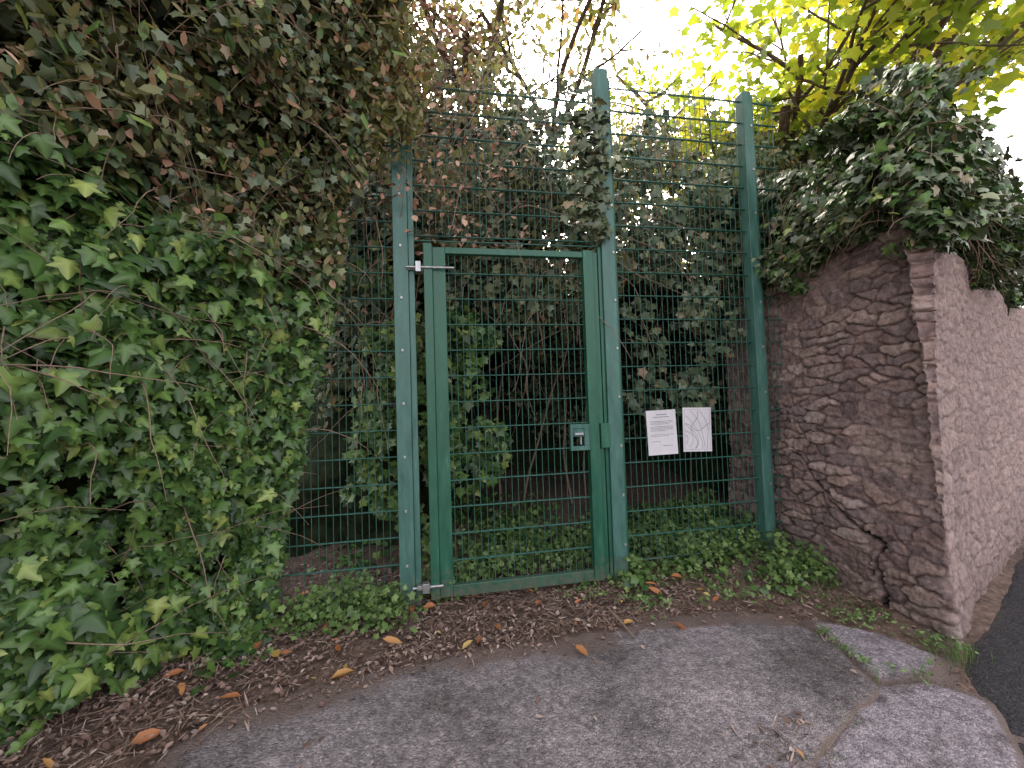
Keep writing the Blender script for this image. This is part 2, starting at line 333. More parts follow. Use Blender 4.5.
cm=N(nt,'ShaderNodeMix',data_type='RGBA'); L(sp.outputs[2],cm.inputs[0]); L(gm.outputs[2],cm.inputs[6]); cm.inputs[7].default_value=(.01,.008,.008,1)
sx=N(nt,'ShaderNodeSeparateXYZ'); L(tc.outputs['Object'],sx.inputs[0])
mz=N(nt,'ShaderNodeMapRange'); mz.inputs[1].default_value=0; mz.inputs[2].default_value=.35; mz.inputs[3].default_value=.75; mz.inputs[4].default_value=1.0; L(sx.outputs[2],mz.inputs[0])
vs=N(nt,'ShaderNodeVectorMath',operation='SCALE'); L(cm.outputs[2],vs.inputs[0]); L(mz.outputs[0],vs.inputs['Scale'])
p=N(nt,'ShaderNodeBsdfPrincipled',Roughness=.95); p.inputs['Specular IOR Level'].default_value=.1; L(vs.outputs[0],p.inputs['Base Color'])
n5=N(nt,'ShaderNodeTexNoise',Scale=60.0,Detail=5.0,Roughness=.8); L(tc.outputs['Object'],n5.inputs['Vector'])
bp=N(nt,'ShaderNodeBump',Strength=.9,Distance=.018); L(n5.outputs[0],bp.inputs['Height']); L(bp.outputs[0],p.inputs['Normal']); L(p.outputs[0],out.inputs[0])
M_stone=m
wall=empty('stone_wall')
nx=len(arc); ny=len(zz); ii=(np.arange(ny-1)[:,None]*nx+np.arange(nx-1)[None,:]).ravel()
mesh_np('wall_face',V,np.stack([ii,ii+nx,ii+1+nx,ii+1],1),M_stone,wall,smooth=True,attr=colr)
bm=bmesh.new()
cap=[(2.44,4.5),(2.72,2.84),(11.2,8.76),(10.9,9.1),(3.0,4.5)]
lo=[bm.verts.new((x,y,0)) for x,y in cap]; hi=[bm.verts.new((x,y,2.6)) for x,y in cap]
bm.faces.new(hi)
for i in range(5): bm.faces.new((lo[i],lo[(i+1)%5],hi[(i+1)%5],hi[i]))
me=bpy.data.meshes.new('wall_core'); bm.to_mesh(me); bm.free(); me.materials.append(M_shade_backing); link(bpy.data.objects.new('wall_core',me),wall)
# ---------------------------------------------------------------- fence
O=Vector((-.805,3.20,0)); dv=Vector((1,.18,0)).normalized(); nv=Vector((dv.y,-dv.x,0))
RM=Matrix(((dv.x,-nv.x,0),(dv.y,-nv.y,0),(0,0,1)))
def F(s,z,d=0): return O+dv*s+nv*d+Vector((0,0,z))
def bx(s0,s1,z0,z1,d0,d1): return (F((s0+s1)/2,(z0+z1)/2,(d0+d1)/2),((s1-s0)/2,abs(d1-d0)/2,(z1-z0)/2),RM)
fence=empty('security_fence')
TOP=4.22
boxes('hinge_post',[bx(-.075,.035,-.2,TOP,-.05,.05),bx(.036,.08,-.2,TOP-.5,-.03,.03)],M_teal,fence,.004)
boxes('latch_post',[bx(1.60,1.715,-.2,TOP+.06,-.05,.05)],M_teal,fence,.004)
boxes('latch_post_stop',[bx(1.571,1.598,.05,2.75,-.03,.03),bx(1.717,1.735,.1,TOP,-.02,.03)],M_green,fence,.003)
boxes('end_post',[bx(3.0,3.085,-.2,TOP,-.05,.05),bx(3.087,3.125,0,TOP,-.03,.02)],M_teal,fence,.004)
boxes('buried_post',[bx(-1.03,-.95,-.2,.95,-.05,.05)],M_green,fence,.004)
wires=[];r=.0032
def wire(a,b,rad=r): wires.append((np.array([a,b]),rad,rad))
def panel(s0,s1,z0,z1,zstart=.05,spikes=.05):
    k=s0
    while k<=s1:
        wire(F(k,z0-.01),F(k,z1+spikes)); k+=.05
    zr=zstart
    while zr<=z1+.001:
        if zr>=z0-.001:
            wire(F(s0-.02,zr,.007),F(s1+.02,zr,.007),.0045); wire(F(s0-.02,zr,-.007),F(s1+.02,zr,-.007),.0045)
        zr+=.2
panel(-.89,-.09,.06,4.17,.1)
panel(-1.75,-1.05,.06,4.17,.1)
panel(.10,1.59,2.80,4.17,.0,.05)
wire(F(.05,2.76,.007),F(1.6,2.76,.007),.006)
panel(1.75,2.98,.12,4.17,.15)
panel(3.14,3.36,.15,4.17,.15)
tubes('mesh_wires',wires,M_wire,fence,5)
bolts=[]
for sp_ in (-.02,1.70,3.07):
    zb=.3
    while zb<4.1:
        bolts.append(bx(sp_-.009,sp_+.009,zb-.011,zb+.011,.05,.057)); zb+=.4
boxes('fixing_bolts',bolts,M_galv,fence,.003)
gate=empty('metal_gate')
boxes('hinge_stile',[bx(.15,.215,.04,2.72,.0,.07),bx(.216,.315,.04,2.70,-.01,.045)],M_green,gate,.004)
boxes('latch_stile',[bx(1.43,1.515,.04,2.71,-.01,.06)],M_green,gate,.004)
boxes('latch_stile_edge',[bx(1.517,1.56,.04,2.70,-.01,.035)],M_green,gate,.003)
boxes('rails',[bx(.315,1.43,.04,.125,.0,.05),bx(.315,1.43,2.65,2.70,.0,.05)],M_green,gate,.004)
wires=[]
k=.34
while k<1.43: wire(F(k,.12,.02),F(k,2.66,.02)); k+=.05
zr=.3
while zr<2.6:
    wire(F(.31,zr,.028),F(1.44,zr,.028),.0045); wire(F(.31,zr,.012),F(1.44,zr,.012),.0045); zr+=.2
tubes('gate_wires',wires,M_wire,gate,5)
boxes('lock_case',[bx(1.27,1.43,1.08,1.115,.02,.06),bx(1.27,1.43,1.255,1.29,.02,.06),bx(1.27,1.29,1.115,1.255,.02,.06),bx(1.385,1.43,1.115,1.255,.02,.06),bx(1.29,1.385,1.19,1.255,.03,.052)],M_teal,gate,.003)
boxes('lock_bolt',[bx(1.34,1.352,1.13,1.19,.055,.09),bx(1.30,1.375,1.205,1.222,.055,.075)],M_galv,gate,.002)
boxes('lock_keeper',[bx(1.522,1.60,1.09,1.29,.036,.075)],M_green,gate,.006)
boxes('hinge_brackets',[bx(.03,.17,2.515,2.545,.05,.06),bx(.09,.13,2.49,2.57,.04,.10),bx(.05,.15,.13,.16,.05,.09),bx(.09,.14,.11,.18,.055,.11)],M_galv,gate,.003)
tubes('hinge_bolts',[(np.array([F(.02,2.53,.075),F(.38,2.53,.075)]),.009,.009),(np.array([F(.02,.145,.08),F(.24,.145,.08)]),.011,.011)],M_galv,gate,10)
# ---------------------------------------------------------------- notices
def sheet(name,s,z,w,h,tilt,mapstyle):
    o=empty(name)
    o.matrix_world=Matrix.Translation(F(s,z,.02))@RM.to_4x4()@Matrix.Rotation(R(90),4,'X')@Matrix.Rotation(tilt,4,'Z')
    n=14; xs=np.linspace(-w/2,w/2,n); ys=np.linspace(-h/2,h/2,n); Xg,Yg=np.meshgrid(xs,ys)
    def zf(x,y): return .006*np.sin(x*14+y*9)+.008*np.abs(x/w)**2+.010*(y/h)**2*4*np.sin(x*11+.7)
    Vv=np.stack([Xg.ravel(),Yg.ravel(),zf(Xg.ravel(),Yg.ravel())],1)
    i=(np.arange(n-1)[:,None]*n+np.arange(n-1)[None,:]).ravel()
    mesh_np('paper_sheet',Vv,np.stack([i,i+1,i+1+n,i+n],1),M_paper,o,smooth=True)
    q=[]
    rl=random.Random(5 if mapstyle else 3)
    def strip(pts,t):
        pts=np.array(pts); tt=nrm(np.gradient(np.c_[pts,np.zeros(len(pts))],axis=0))
        a=np.c_[pts[:,0]-tt[:,1]*t,pts[:,1]+tt[:,0]*t]; b=np.c_[pts[:,0]+tt[:,1]*t,pts[:,1]-tt[:,0]*t]
        for k in range(len(pts)-1): q.append((a[k],b[k],b[k+1],a[k+1]))
    if not mapstyle:
        def line(y,x0,x1,t):
            x=x0
            while x<x1:
                l=rl.uniform(.008,.022); e=min(x+l,x1)
                strip([(x,y),((x+e)/2,y),(e,y)],t); x=e+.004
        line(h*.40,-w*.18,w*.18,.0028); line(h*.345,-w*.28,w*.26,.0024)
        for b0,nl in ((.25,3),(.13,4),(-.05,2)):
            for k in range(nl): line(h*b0-k*.0115,-w*.38,w*(.38 if k<nl-1 else rl.uniform(-.1,.25)),.0015)
        line(-h*.2,-w*.38,-w*.05,.0015); line(-h*.30,w*.02,w*.34,.0022)
    else:
        def clipped(pts,t):
            run=[]
            for p_ in pts:
                if abs(p_[0])<w*.43 and abs(p_[1])<h*.44: run.append(p_)
                else:
                    if len(run)>3: strip(run,t)
                    run=[]
            if len(run)>3: strip(run,t)
        for k in range(6):     # contour-like arcs around a low centre
            rr_=.055+.042*k; clipped([( -w*.55+rr_*math.cos(a_)*(1+.12*math.sin(3*a_+k)), -h*.25+rr_*1.1*math.sin(a_)*(1+.12*math.sin(4*a_+.5*k))) for a_ in np.linspace(-.6,1.9,40)],.0015)
        clipped([(-w*.1+.03*math.sin(s_*9),-h*.45+s_*h*.9) for s_ in np.linspace(0,1,30)],.0022)
        clipped([(-w*.45+s_*w*.9,h*.05+.03*math.sin(s_*7+1)) for s_ in np.linspace(0,1,30)],.0018)
        for xx,yy,X2,Y2 in((-w*.44,-h*.45,w*.44,-h*.45),(-w*.44,h*.45,w*.44,h*.45)): strip([(xx,yy),(0,yy),(X2,Y2)],.001)
        for xx in(-w*.44,w*.44): strip([(xx,-h*.45),(xx,0),(xx,h*.45)],.001)
    VV=np.array(q).reshape(-1,2); VV=np.c_[VV,zf(VV[:,0],VV[:,1])+.0015]
    mesh_np('print',VV,np.arange(len(VV)).reshape(-1,4),M_inkp if mapstyle else M_ink,o)
sheet('printed_notice',2.083,1.19,.262,.375,R(1.5),False)
sheet('printed_notice',2.41,1.20,.26,.375,R(-1.5),True)
# ---------------------------------------------------------------- left ivy hedge
def interp_path(K,t):
    K=np.array(K,float); seg=np.r_[0,np.cumsum(np.linalg.norm(np.diff(K,axis=0),axis=1))]; seg/=seg[-1]
    return np.stack([np.interp(t,seg,K[:,0]),np.interp(t,seg,K[:,1])],1)
KB=[(-4.2,-1.2),(-3.05,.5),(-2.62,1.5),(-2.38,2.05),(-2.14,2.6),(-1.93,2.93),(-1.74,3.0)]
KT=[(-4.0,-1.2),(-2.9,.4),(-2.25,1.2),(-1.95,1.8),(-1.55,2.35),(-1.2,2.75),(-.76,3.02)]
def hedge(t,z,off=0,relief=1):
    b=interp_path(KB,t); tp=interp_path(KT,t); w=np.clip(z/4.2,0,1.3)[:,None]**1.15
    p=b+(tp-b)*w
    e=.004; b2=interp_path(KB,np.clip(t+e,0,1)); t2=interp_path(KT,np.clip(t+e,0,1)); b1=interp_path(KB,np.clip(t-e,0,1)); t1=interp_path(KT,np.clip(t-e,0,1))
    tg=nrm((b2+(t2-b2)*w)-(b1+(t1-b1)*w)); n=np.stack([tg[:,1],-tg[:,0]],1)
    P3=np.c_[p,z]
    d=(.18*fbm(P3*1.3,2,4)+.11*fbm(P3*3.7,2,14))*relief
    d=d*ss(1.0,.85,t)
    d=d+.06*np.sin(np.clip(z/.9,0,math.pi))
    return P3+np.c_[n,np.zeros(len(n))]*(d+off)[:,None],np.c_[n,np.zeros(len(n))]
ivy=empty('ivy_hedge')
tt=np.linspace(0,.985,110); zz2=np.linspace(-.1,6,100); TT,ZZ=np.meshgrid(tt,zz2)
Pb,_=hedge(TT.ravel(),ZZ.ravel(),-.24,1.0)
i=(np.arange(99)[:,None]*110+np.arange(109)[None,:]).ravel()
mesh_np('hedge_shade_backing',Pb,np.stack([i,i+1,i+111,i+110],1),M_shade_backing,ivy,smooth=True)  # added dark sheet behind the leaves: painted shade in gaps, blocks light
n=37000; t=rng.uniform(.25,1,n)**.85; z=rng.uniform(-.02,3.4,n)
keep=(z<2.5+.8*fbm(np.c_[t*7,z*1.2,z*0],2,3)) ; t=t[keep];z=z[keep];n=len(t)
Pp,Nn=hedge(t,z); Pp+=Nn*(rng.normal(-.03,.075,n))[:,None]
gap=(fbm(Pp*4,2,91)<.42)&(rng.random(n)<.6+.5*vn(Pp*9,17)+.2); Pp=Pp[gap];Nn=Nn[gap];n=len(Pp)
No,To=orient(n,Nn,.5,.45)
Sz=rng.uniform(.04,.12,n)*(1+.25*vn(Pp*2,5))
leaves('ivy_leaves',Pp,No,To,Sz,IVY,M_ivy,ivy)
n=44000; t=rng.uniform(.3,1,n)**.85; z=rng.uniform(1.8,5.2,n)
keep=z>2.25+.8*fbm(np.c_[t*7,z*1.2,z*0],2,3); t=t[keep];z=z[keep];n=len(t)
Pp,Nn=hedge(t,z,0.0,1.2); Pp+=Nn*rng.normal(-.02,.13,n)[:,None]
g=vn(Pp*4.5,33)<.5; Pp=Pp[g];Nn=Nn[g];n=len(Pp)
No,To=orient(n,Nn,.7,.6)
h=int(n*.5); h2=int(n*.84); h3=int(n*.93)
perm=rng.permutation(n); Pp=Pp[perm];No=No[perm];To=To[perm]
leaves('scrub_leaves',Pp[:h],No[:h],To[:h],rng.uniform(.045,.11,h),OVAL,M_shrub,ivy)
leaves('scrub_ivy_leaves',Pp[h:h2],No[h:h2],To[h:h2],rng.uniform(.035,.085,h2-h),IVS,M_ivyd,ivy)
leaves('scrub_green_leaves',Pp[h2:h3],No[h2:h3],To[h2:h3],rng.uniform(.06,.13,h3-h2),OVAL,M_ivy,ivy)
leaves('withered_leaves',Pp[h3:],No[h3:],To[h3:],rng.uniform(.035,.075,n-h3),CURL,M_dead,ivy)
tw=[]
for k in range(600):
    t0=random.uniform(.3,1); z0=random.uniform(1.7,4.4) if k>110 else random.uniform(.2,2.3)
    p0,n0=hedge(np.array([t0]),np.array([z0])); p=p0[0]+n0[0]*.02; d=n0[0]*random.uniform(.1,.5)+np.array([random.gauss(.1,.5),random.gauss(0,.5),random.gauss(.1,.6)])
    d/=np.linalg.norm(d); pts=[];ln=random.uniform(.25,1.0);m_=9
    for j in range(m_):
        pts.append(p.copy()); p=p+d*ln/m_; d=d+np.array([random.gauss(0,.12),random.gauss(0,.12),random.gauss(-.09,.1)]); d/=np.linalg.norm(d)
    tw.append((pts,random.uniform(.002,.0055),.001))
tubes('twigs',tw,M_twig,ivy,4)
# ---------------------------------------------------------------- thicket behind the fence
def back(x,z,relief=1):
    y=np.full(x.shape,6.8)
    y=y+(4.35-y)*ss(1.95,2.6,z+.35*np.sin(x*2.3+1))
    y=y+(3.95-y)*ss(-.45,-1.1,x)
    y=y+(4.75-y)*ss(2.0,2.6,x)*.9
    y=y+.5*np.clip(z-3.5,0,3)
    P3=np.stack([x,y,z],1)
    P3[:,1]+=(.28*fbm(P3*1.2,2,71)+.14*fbm(P3*3.3,2,72))*relief
    return P3
def topz(x): return 4.35+2.1*ss(.45,-.05,x)+.35*vn(np.stack([x*1.3,0*x,0*x],1),9)+.25*vn(np.stack([x*4,0*x,0*x],1),19)+.8*ss(2.3,3.2,x)
thick=empty('overgrown_thicket')
xs=np.linspace(-3.5,6,150); zs=np.linspace(0,1,90); XX,ZZ=np.meshgrid(xs,zs); tz=topz(XX.ravel())
Pb=back(XX.ravel(),.0+ZZ.ravel()*(tz-1.1)); Pb[:,1]+=.3
i=(np.arange(89)[:,None]*150+np.arange(149)[None,:]).ravel()
mesh_np('thicket_shade_backing',Pb,np.stack([i,i+1,i+151,i+150],1),M_shade_backing,thick,smooth=True)  # added dark sheet, painted shade for the depth behind the foliage
n=46000; x=rng.uniform(-1.9,4.2,n); z=rng.uniform(.15,1,n)**.8*topz(x)+rng.normal(0,.08,n)
Pp=back(x,z); Pp[:,1]+=rng.normal(.02,.18,n)
g=((vn(Pp*3.6,37)+.4*vn(Pp*9,38))<.34)&~((Pp[:,1]>5.2)&(Pp[:,2]<2.6)&(rng.random(n)<.65)); Pp=Pp[g]; n=len(Pp)
No,To=orient(n,np.tile([0,-1.,0],(n,1)),.65,.6)
a=rng.random(n)<.6
leaves('thicket_ivy_leaves',Pp[a],No[a],To[a],rng.uniform(.05,.11,a.sum()),IVS,M_ivyd,thick)
leaves('thicket_leaves',Pp[~a],No[~a],To[~a],rng.uniform(.05,.11,(~a).sum()),OVAL,M_shrub,thick)
def clumps(name,centres,per,rad,size,tpl,mat,parent,out=(0,-1,.4),spread=.6,gz=1.):
    Ps=[]
    for c in centres:
        q=rng.normal(0,1,(per,3)); q=q/np.linalg.norm(q,axis=1,keepdims=True)*rng.uniform(.3,1,(per,1))**.5*rad*random.uniform(.6,1.3); q[:,2]*=gz
        Ps.append(np.array(c)+q)
    Ps=np.concatenate(Ps); n=len(Ps); No,To=orient(n,np.tile(out,(n,1)).astype(float),spread,.3)
    return leaves(name,Ps,No,To,rng.uniform(size*.6,size*1.25,n),tpl,mat,parent)
cs=[(-.6+.42*random.random(),3.85+.3*random.random(),.7+1.6*random.random()) for _ in range(20)]
cs+=[(-1.3+.7*random.random(),3.55+.2*random.random(),.3+2.4*random.random()) for _ in range(26)]
clumps('young_ivy_leaves',cs,50,.17,.085,IVS,M_ivy,thick)
cs=[(random.uniform(1.2,2.4),random.uniform(3.95,4.4),random.uniform(1.5,3.6)) for _ in range(34)]+[(random.uniform(-.6,.8),random.uniform(3.8,4.2),random.uniform(2.4,4.4)) for _ in range(36)]
clumps('hanging_ivy_leaves',cs,46,.2,.09,IVS,M_ivyd,thick,gz=1.3)
tw=[]
for k in range(210):
    x0=random.uniform(-1.5,2.6); z0=random.uniform(1.6,4.6); p=back(np.array([x0]),np.array([z0]))[0]-np.array([0,.2,0]); 
    d=np.array([random.gauss(0,.6),random.gauss(-.4,.3),random.gauss(-.3,.7)]); d/=np.linalg.norm(d); pts=[]; ln=random.uniform(.4,1.4)
    for j in range(11):
        pts.append(p.copy()); p=p+d*ln/11; d=d+np.array([random.gauss(0,.14),random.gauss(0,.1),random.gauss(-.08,.14)]); d/=np.linalg.norm(d)
    tw.append((pts,random.uniform(.003,.008),.0015))
for k in range(6):
    x0=random.uniform(-.6,2.4); y0=random.uniform(5.2,6.2); p=np.array([x0,y0,.1]); pts=[]; d=np.array([random.gauss(0,.12),0,1.])
    for j in range(14):
        pts.append(p.copy()); p=p+d*.25; d=d+np.array([random.gauss(0,.08),random.gauss(0,.1),0])
    tw.append((pts,random.uniform(.012,.025),.008))
tubes('stems',tw,M_twig,thick,5)
br=empty('climbing_plant')
cs=[(random.gauss(-.35,.42),random.uniform(3.35,4.0),random.uniform(3.3,5.4)) for _ in range(60)]
cs+=[(random.uniform(-1.3,-.72),random.uniform(2.85,3.12),random.uniform(3.25,4.5)) for _ in range(34)]
cs+=[(random.uniform(-.92,-.62),random.uniform(2.95,3.08),random.uniform(3.4,4.4)) for _ in range(26)]
clumps('leaves',cs,28,.22,.075,OVAL,M_shrub,br)
cs=[(random.gauss(-.55,.38),random.uniform(2.95,3.6),random.uniform(2.8,4.7)) for _ in range(64)]
clumps('withered_leaves',cs,14,.22,.06,CURL,M_dead,br)
cs=[F(1.62+random.gauss(-.05,.06),zc,random.uniform(.02,.1)) for zc in np.arange(2.85,3.95,.045)]+[F(1.5+random.gauss(0,.08),zc,random.uniform(.0,.08)) for zc in np.arange(3.0,3.9,.06)]
clumps('post_ivy_leaves',[tuple(c) for c in cs],14,.09,.085,IVY,M_ivyd,br)
tw=[]
for k in range(60):
    p=np.array([random.uniform(-1.2,.3),random.uniform(3.0,3.7),random.uniform(2.7,4.6)]); d=np.array([random.gauss(.2,.6),random.gauss(0,.2),random.gauss(0,.6)]); d/=np.linalg.norm(d); pts=[]
    for j in range(10):
        pts.append(p.copy()); p=p+d*.07; d=d+np.array([random.gauss(0,.15),random.gauss(0,.08),random.gauss(-.05,.15)]); d/=np.linalg.norm(d)
    tw.append((pts,.004,.0012))
tubes('stems',tw,M_twig,br,4)
# ---------------------------------------------------------------- ivy on top of wall
wi=empty('wall_top_ivy')
def wl_pt(u_,zv_,off):
    p=np.stack([np.interp(u_,arc,path[:,0]),np.interp(u_,arc,path[:,1])],1); nn=np.stack([np.interp(u_,arc,nor[:,0]),np.interp(u_,arc,nor[:,1])],1); nn=nrm(nn)
    return np.c_[p+nn*off[:,None],zv_],np.c_[nn,np.zeros(len(nn))]
def prof(a):
    off=np.interp(a,[0,.2,.45,.7,1],[-.06,-.02,.0,-.15,-.7]); zz_=np.interp(a,[0,.2,.45,.7,1],[-.14,.0,.38,.78,.95]); return off,zz_
n=24000; uq=rng.uniform(.1,L1+4.6,n); a=rng.random(n); off,dz=prof(a)
q3=np.stack([uq,dz,0*uq],1); hang=.25*vn(np.stack([uq*2.3,0*uq,0*uq],1),7)+.14*vn(np.stack([uq*7,0*uq,0*uq],1),8)
z=2.72+dz+np.where(dz<.1,hang*.9,hang)
Pp,Nn=wl_pt(uq,z,off+.15*fbm(q3*2.4,2,55)*ss(0,.2,a)+rng.normal(0,.08,n))
g=(fbm(Pp*4.5,2,61)<.4); Pp=Pp[g];Nn=Nn[g]; n=len(Pp); Nn[:,2]+=.2
No,To=orient(n,Nn,.6,.5)
a=rng.random(n)<.6
leaves('ivy_leaves',Pp[a],No[a],To[a],rng.uniform(.045,.09,a.sum()),IVY,M_ivyd,wi)
leaves('shrub_leaves',Pp[~a],No[~a],To[~a],rng.uniform(.05,.09,(~a).sum()),IVY,M_ivy,wi)
uu_=np.linspace(.1,L1+5.8,160); aa=np.linspace(.25,.72,16); UU,AA=np.meshgrid(uu_,aa); off,dz=prof(AA.ravel())
Pb,_=wl_pt(UU.ravel(),2.62+dz*.75,off-.24)
i=(np.arange(15)[:,None]*160+np.arange(159)[None,:]).ravel()
mesh_np('ivy_shade_backing',Pb,np.stack([i,i+1,i+161,i+160],1),M_shade_backing,wi,smooth=True)  # added dark sheet inside the ivy, shade painted between its leaves
tw=[]
for k in range(150):
    p0,n0=wl_pt(np.array([random.uniform(.5,L1+3)]),np.array([random.uniform(2.55,3.3)]),np.array([.03])); p=p0[0]; d=n0[0]*.4+np.array([random.gauss(0,.4),random.gauss(0,.4),random.gauss(-.5,.6)]); pts=[]
    d/=np.linalg.norm(d)
    for j in range(8):
        pts.append(p.copy()); p=p+d*.05; d=d+np.array([random.gauss(0,.2),random.gauss(0,.2),random.gauss(-.2,.15)]); d/=np.linalg.norm(d)
    tw.append((pts,.003,.001))
tubes('stems',tw,M_twig,wi,4)
# ---------------------------------------------------------------- trees
def tree(name,base,height,seed,leafmat_,tpl,lean=(0,0),per=26,lsize=.13,crown=.55,r0=.16,levels=4,density=1.0,first=.35):
    rd=random.Random(seed); root=empty(name); paths=[]; tips=[]
    def grow(p,d,ln,r,lv):
        pts=[];m_=8; pp=np.array(p,float); d=np.array(d,float)
        for j in range(m_+1):
            pts.append(pp.copy())
            d=d+np.array([rd.gauss(0,.1),rd.gauss(0,.1),rd.gauss(.02,.07)]); d/=np.linalg.norm(d)
            pp=pp+d*ln/m_
        paths.append((pts,r,r*.55))
        if lv==0: tips.extend(pts[3::2]); return
        if lv<=2: tips.extend(pts[4::2])
        nb=rd.choice([3,4,4]) if lv<levels else 6
        for k in range(nb):
            f=rd.uniform(first if lv==levels else .3,1); idx=int(f*m_)
            th=rd.uniform(0,6.283); up=rd.uniform(.1,.7)
            nd=d*.55+np.array([math.cos(th),math.sin(th),up-.2])*.8; nd/=np.linalg.norm(nd)
            grow(pts[idx],nd,ln*rd.uniform(.55,.75),r*.5,lv-1)
    grow(base,(lean[0],lean[1],1),height*.5,r0,levels)
    tubes('trunk_and_limbs',paths,M_bark,root,5)
    Ps=[]
    for tp in tips:
        if rd.random()<density: Ps.append(tp+rng.normal(0,.2*crown,(per,3)))
    Ps=np.concatenate(Ps); n=len(Ps); No,To=orient(n,np.tile([0,-.3,.6],(n,1)),.7,.2)
    leaves('leaves',Ps,No,To,rng.uniform(lsize*.6,lsize*1.2,n),tpl,leafmat_,root)
tree('sycamore_tree',(3.9,6.4,0),9.5,3,M_maple,IVS,lean=(-.10,-.08),per=9,lsize=.13,crown=1.0,r0=.2)
tree('ash_tree',(-.6,6.9,0),10,12,M_shrub,OVAL,lean=(.25,-.05),per=8,lsize=.13,crown=.9,r0=.16,density=.7)
# ---------------------------------------------------------------- ground plants
wd=empty('weeds')
def weed(name,regions,tpl,mat,size,hgt):
    Ps=[]
    for (x0,x1,y0,y1,cnt,per,rad) in regions:
        for _ in range(cnt):
            cx=random.uniform(x0,x1); cy=random.uniform(y0,y1); hh=hgt*random.uniform(.4,1.2)
            q=rng.normal(0,1,(per,2))*rad; zz_=rng.random(per)**.8*hh*np.exp(-(q**2).sum(1)/(rad*rad*5))
            g=H(cx+q[:,0],cy+q[:,1]); Ps.append(np.stack([cx+q[:,0],cy+q[:,1],g+zz_+.01],1))
    Ps=np.concatenate(Ps); n=len(Ps)
    Nn=np.tile([0,-.35,1.],(n,1))+rng.normal(0,.5,(n,3)); T=rng.normal(0,1,(n,3)); T[:,2]=T[:,2]*.3-.1
    leaves(name,Ps,Nn,T,rng.uniform(size*.5,size*1.4,n),tpl,mat,wd)
fy=lambda x:3.345+.18*x
weed('weed_leaves',[(-1.6,-.85,fy(-1.2)-.2,fy(-1.2)+.1,20,70,.10),(-.8,-.3,3.3,3.7,8,50,.09),(-.5,.9,3.5,4.5,40,46,.11),(.75,1.5,fy(1.1)-.12,fy(1.1)+.12,14,36,.07),
 (1.4,2.15,fy(1.8)-.15,fy(1.8)+.18,20,50,.08),(2.0,2.35,3.2,3.6,9,45,.06),(.9,2.3,3.8,4.8,66,65,.12)],IVS,M_weed,.042,.24)
weed('trailing_weeds',[(.3,2.1,3.0,3.5,30,12,.05),(-1.7,-.8,2.75,3.1,10,12,.06)],OVAL,M_weed,.04,.08)
weed('ivy_creepers',[(.6,2.2,3.7,4.9,40,26,.12),(-1.6,.4,3.5,5.5,46,26,.14),(-2.1,-1.6,2.5,3.1,10,30,.08),(.4,2.2,3.15,3.5,12,12,.07)],IVS,M_ivy,.06,.12)
gp=[]
def tuft(cx,cy,cnt,rad,hh):
    for _ in range(cnt):
        x=cx+random.gauss(0,rad);y=cy+random.gauss(0,rad); a=random.uniform(0,6.28); l=random.uniform(.4,1)*hh; b=random.uniform(.1,.8)*l
        z0=float(H(x,y)); gp.append((np.array([(x,y,z0-.03),(x+.4*b*math.cos(a),y+.4*b*math.sin(a),z0+l*.6),(x+b*math.cos(a),y+b*math.sin(a),z0+l)]),.0014,.0004))
for cx,cy,c,rd_,hh in [(2.44,2.44,44,.05,.09),(2.36,2.38,30,.05,.07),(2.25,2.95,50,.08,.1),(2.05,2.25,18,.04,.05),(1.88,2.27,18,.03,.05),(1.87,2.5,34,.025,.06),(1.86,2.65,20,.02,.05),(2.52,2.40,24,.04,.08),(1.5,1.97,14,.03,.04),(1.25,1.78,12,.02,.04),(2.3,3.2,60,.07,.12),(1.3,3.4,60,.1,.12),(-1.2,3.0,60,.15,.14),(1.7,3.4,60,.14,.16)]: tuft(cx,cy,c,rd_,hh)
tubes('grass_blades',gp,M_weed,wd,3)
weed('wall_foot_weeds',[(2.32,2.5,2.4,2.6,9,16,.03),(1.95,2.3,2.22,2.3,4,8,.03),(1.85,1.89,2.25,2.8,8,10,.02),(2.1,2.4,2.7,3.2,10,20,.05)],OVAL,M_weed,.026,.045)
# ---------------------------------------------------------------- leaf litter
n=140000; x=rng.uniform(-2.8,2.5,n); y=rng.uniform(1.0,3.9,n)
d=inside_dist(x,y,APR); q=np.stack([x,y,0*x],1); dw=d+.10*fbm(q*2.6,3,2)
pr=np.where(dw<0,.42,.42*np.exp(-dw/.07)+.005)*(.65+.5*vn(q*2.2,6))
pr*=np.where(x>1.3,.3,1)*np.where(y>fy(x)+.05,.35,1)*np.where((x>1.3)&(y<2.8),.10,1)
pr=np.where((x>.6)&(d<.1)&(y<2.2),pr*.08,pr)
k=rng.random(n)<pr; x=x[k];y=y[k];d=d[k];n=len(x)
z=np.where(d>0,.014,groundz(x,y)+.010)+rng.uniform(0,.018,n)*(d<0)
Pp=np.stack([x,y,z],1); Nn=np.tile([0,0,1.],(n,1))+rng.normal(0,.4,(n,3)); T=rng.normal(0,1,(n,3)); T[:,2]*=.2
a=rng.random(n)<.5
ll=empty('leaf_litter')
leaves('crumbled_leaves',Pp[a],Nn[a],T[a],rng.uniform(.012,.045,a.sum()),CURL,M_lit,ll)
leaves('stalks',Pp[~a],Nn[~a],T[~a],rng.uniform(.03,.09,(~a).sum()),oval_t(.045),M_lit,ll)
n=130; x=rng.uniform(-2.3,1.6,n); y=rng.uniform(1.5,3.4,n); d=inside_dist(x,y,APR); k=(d<.03)|(rng.random(n)<.06); x=x[k];y=y[k];n=len(x)
Pp=np.stack([x,y,np.where(d[k]>0,.02,groundz(x,y)+.035)],1); Nn=np.tile([0,-.15,1.],(n,1))+rng.normal(0,.3,(n,3)); T=rng.normal(0,1,(n,3)); T[:,2]*=.15
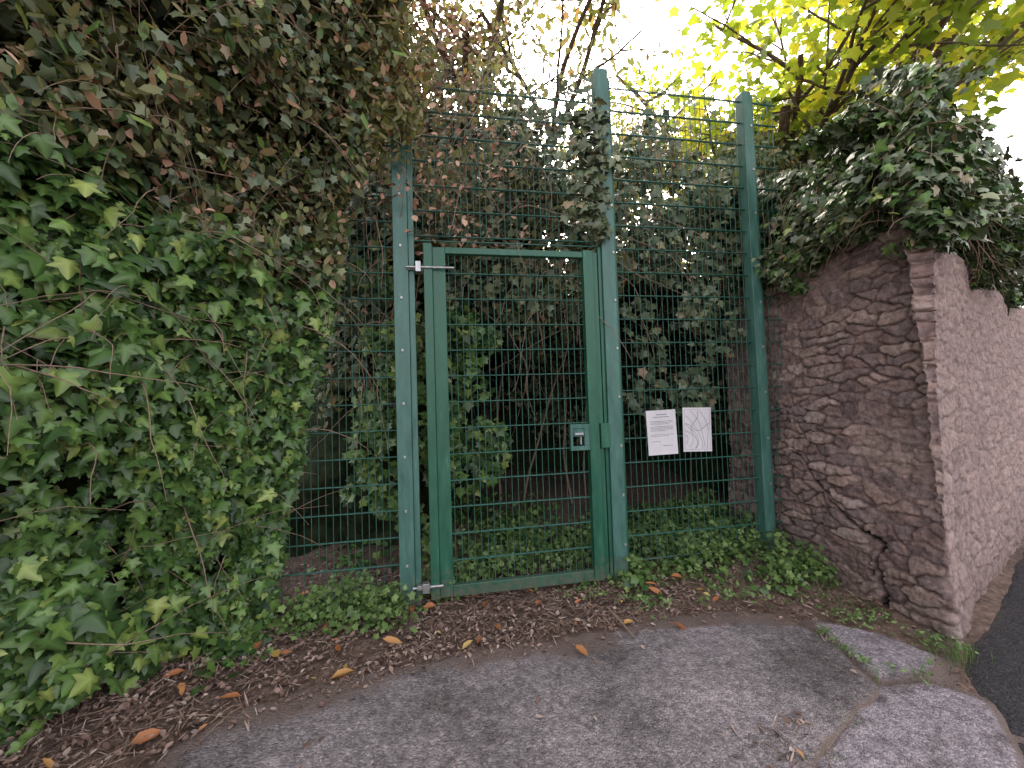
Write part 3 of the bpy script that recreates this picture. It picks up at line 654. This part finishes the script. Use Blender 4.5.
leaves('fallen_leaves',Pp,Nn,T,rng.uniform(.035,.13,n),curl_t(.2),M_fall,ll)
tw=[]
for k in range(300):
    x0=random.uniform(-2.3,1.3); y0=random.uniform(1.7,3.3)
    if inside_dist(np.array([x0]),np.array([y0]),APR)[0]>.02: continue
    a=random.uniform(0,6.28); l=random.uniform(.08,.35); z0=float(H(x0,y0))+.03
    tw.append((np.array([(x0+math.cos(a)*l*s_,y0+math.sin(a)*l*s_+.02*math.sin(s_*5),z0+random.uniform(-.01,.015)) for s_ in (0,.33,.66,1)]),random.uniform(.0015,.004),.001))
tw.append((np.array([(.62,2.92,.05),(.66,2.78,.04),(.70,2.64,.02)]),.012,.008))
tubes('fallen_twigs',tw,M_twig,ll,4)
# ---------------------------------------------------------------- light, world, camera
EL=43; AZ=2
w=bpy.data.worlds.new('World'); scene.world=w; w.use_nodes=True; nt=w.node_tree; nt.nodes.clear()
sk=nt.nodes.new('ShaderNodeTexSky'); sk.sky_type='NISHITA'; sk.sun_disc=False; sk.sun_elevation=R(EL); sk.sun_rotation=R(AZ); sk.dust_density=4.0; sk.air_density=1.0; sk.ozone_density=1.0
hs=nt.nodes.new('ShaderNodeHueSaturation'); hs.inputs['Saturation'].default_value=.3
tm=nt.nodes.new('ShaderNodeVectorMath'); tm.operation='MULTIPLY'; tm.inputs[1].default_value=(1.09,1.0,.96)
bg=nt.nodes.new('ShaderNodeBackground'); bg.inputs[1].default_value=.6; wo=nt.nodes.new('ShaderNodeOutputWorld')
nt.links.new(sk.outputs[0],hs.inputs['Color']); nt.links.new(hs.outputs[0],tm.inputs[0]); nt.links.new(tm.outputs[0],bg.inputs[0]); nt.links.new(bg.outputs[0],wo.inputs[0])
sl=bpy.data.lights.new('sun','SUN'); sl.energy=5; sl.angle=R(30); sl.color=(1,.91,.81)
so=link(bpy.data.objects.new('sun',sl)); dirv=Vector((math.sin(R(AZ))*math.cos(R(EL)),math.cos(R(AZ))*math.cos(R(EL)),math.sin(R(EL))))
so.rotation_euler=dirv.to_track_quat('Z','Y').to_euler()
scene.view_settings.view_transform='Standard'; scene.view_settings.look='None'; scene.view_settings.exposure=0; scene.view_settings.gamma=1
cd=bpy.data.cameras.new('camera'); cd.sensor_width=36; cd.lens=36*420/1024; cd.clip_start=.03; cd.clip_end=500
co=link(bpy.data.objects.new('camera',cd)); co.matrix_world=Matrix.Translation((0,0,1.5))@Matrix.Rotation(R(92.2),4,'X')@Matrix.Rotation(R(-1.8),4,'Z')
scene.camera=co
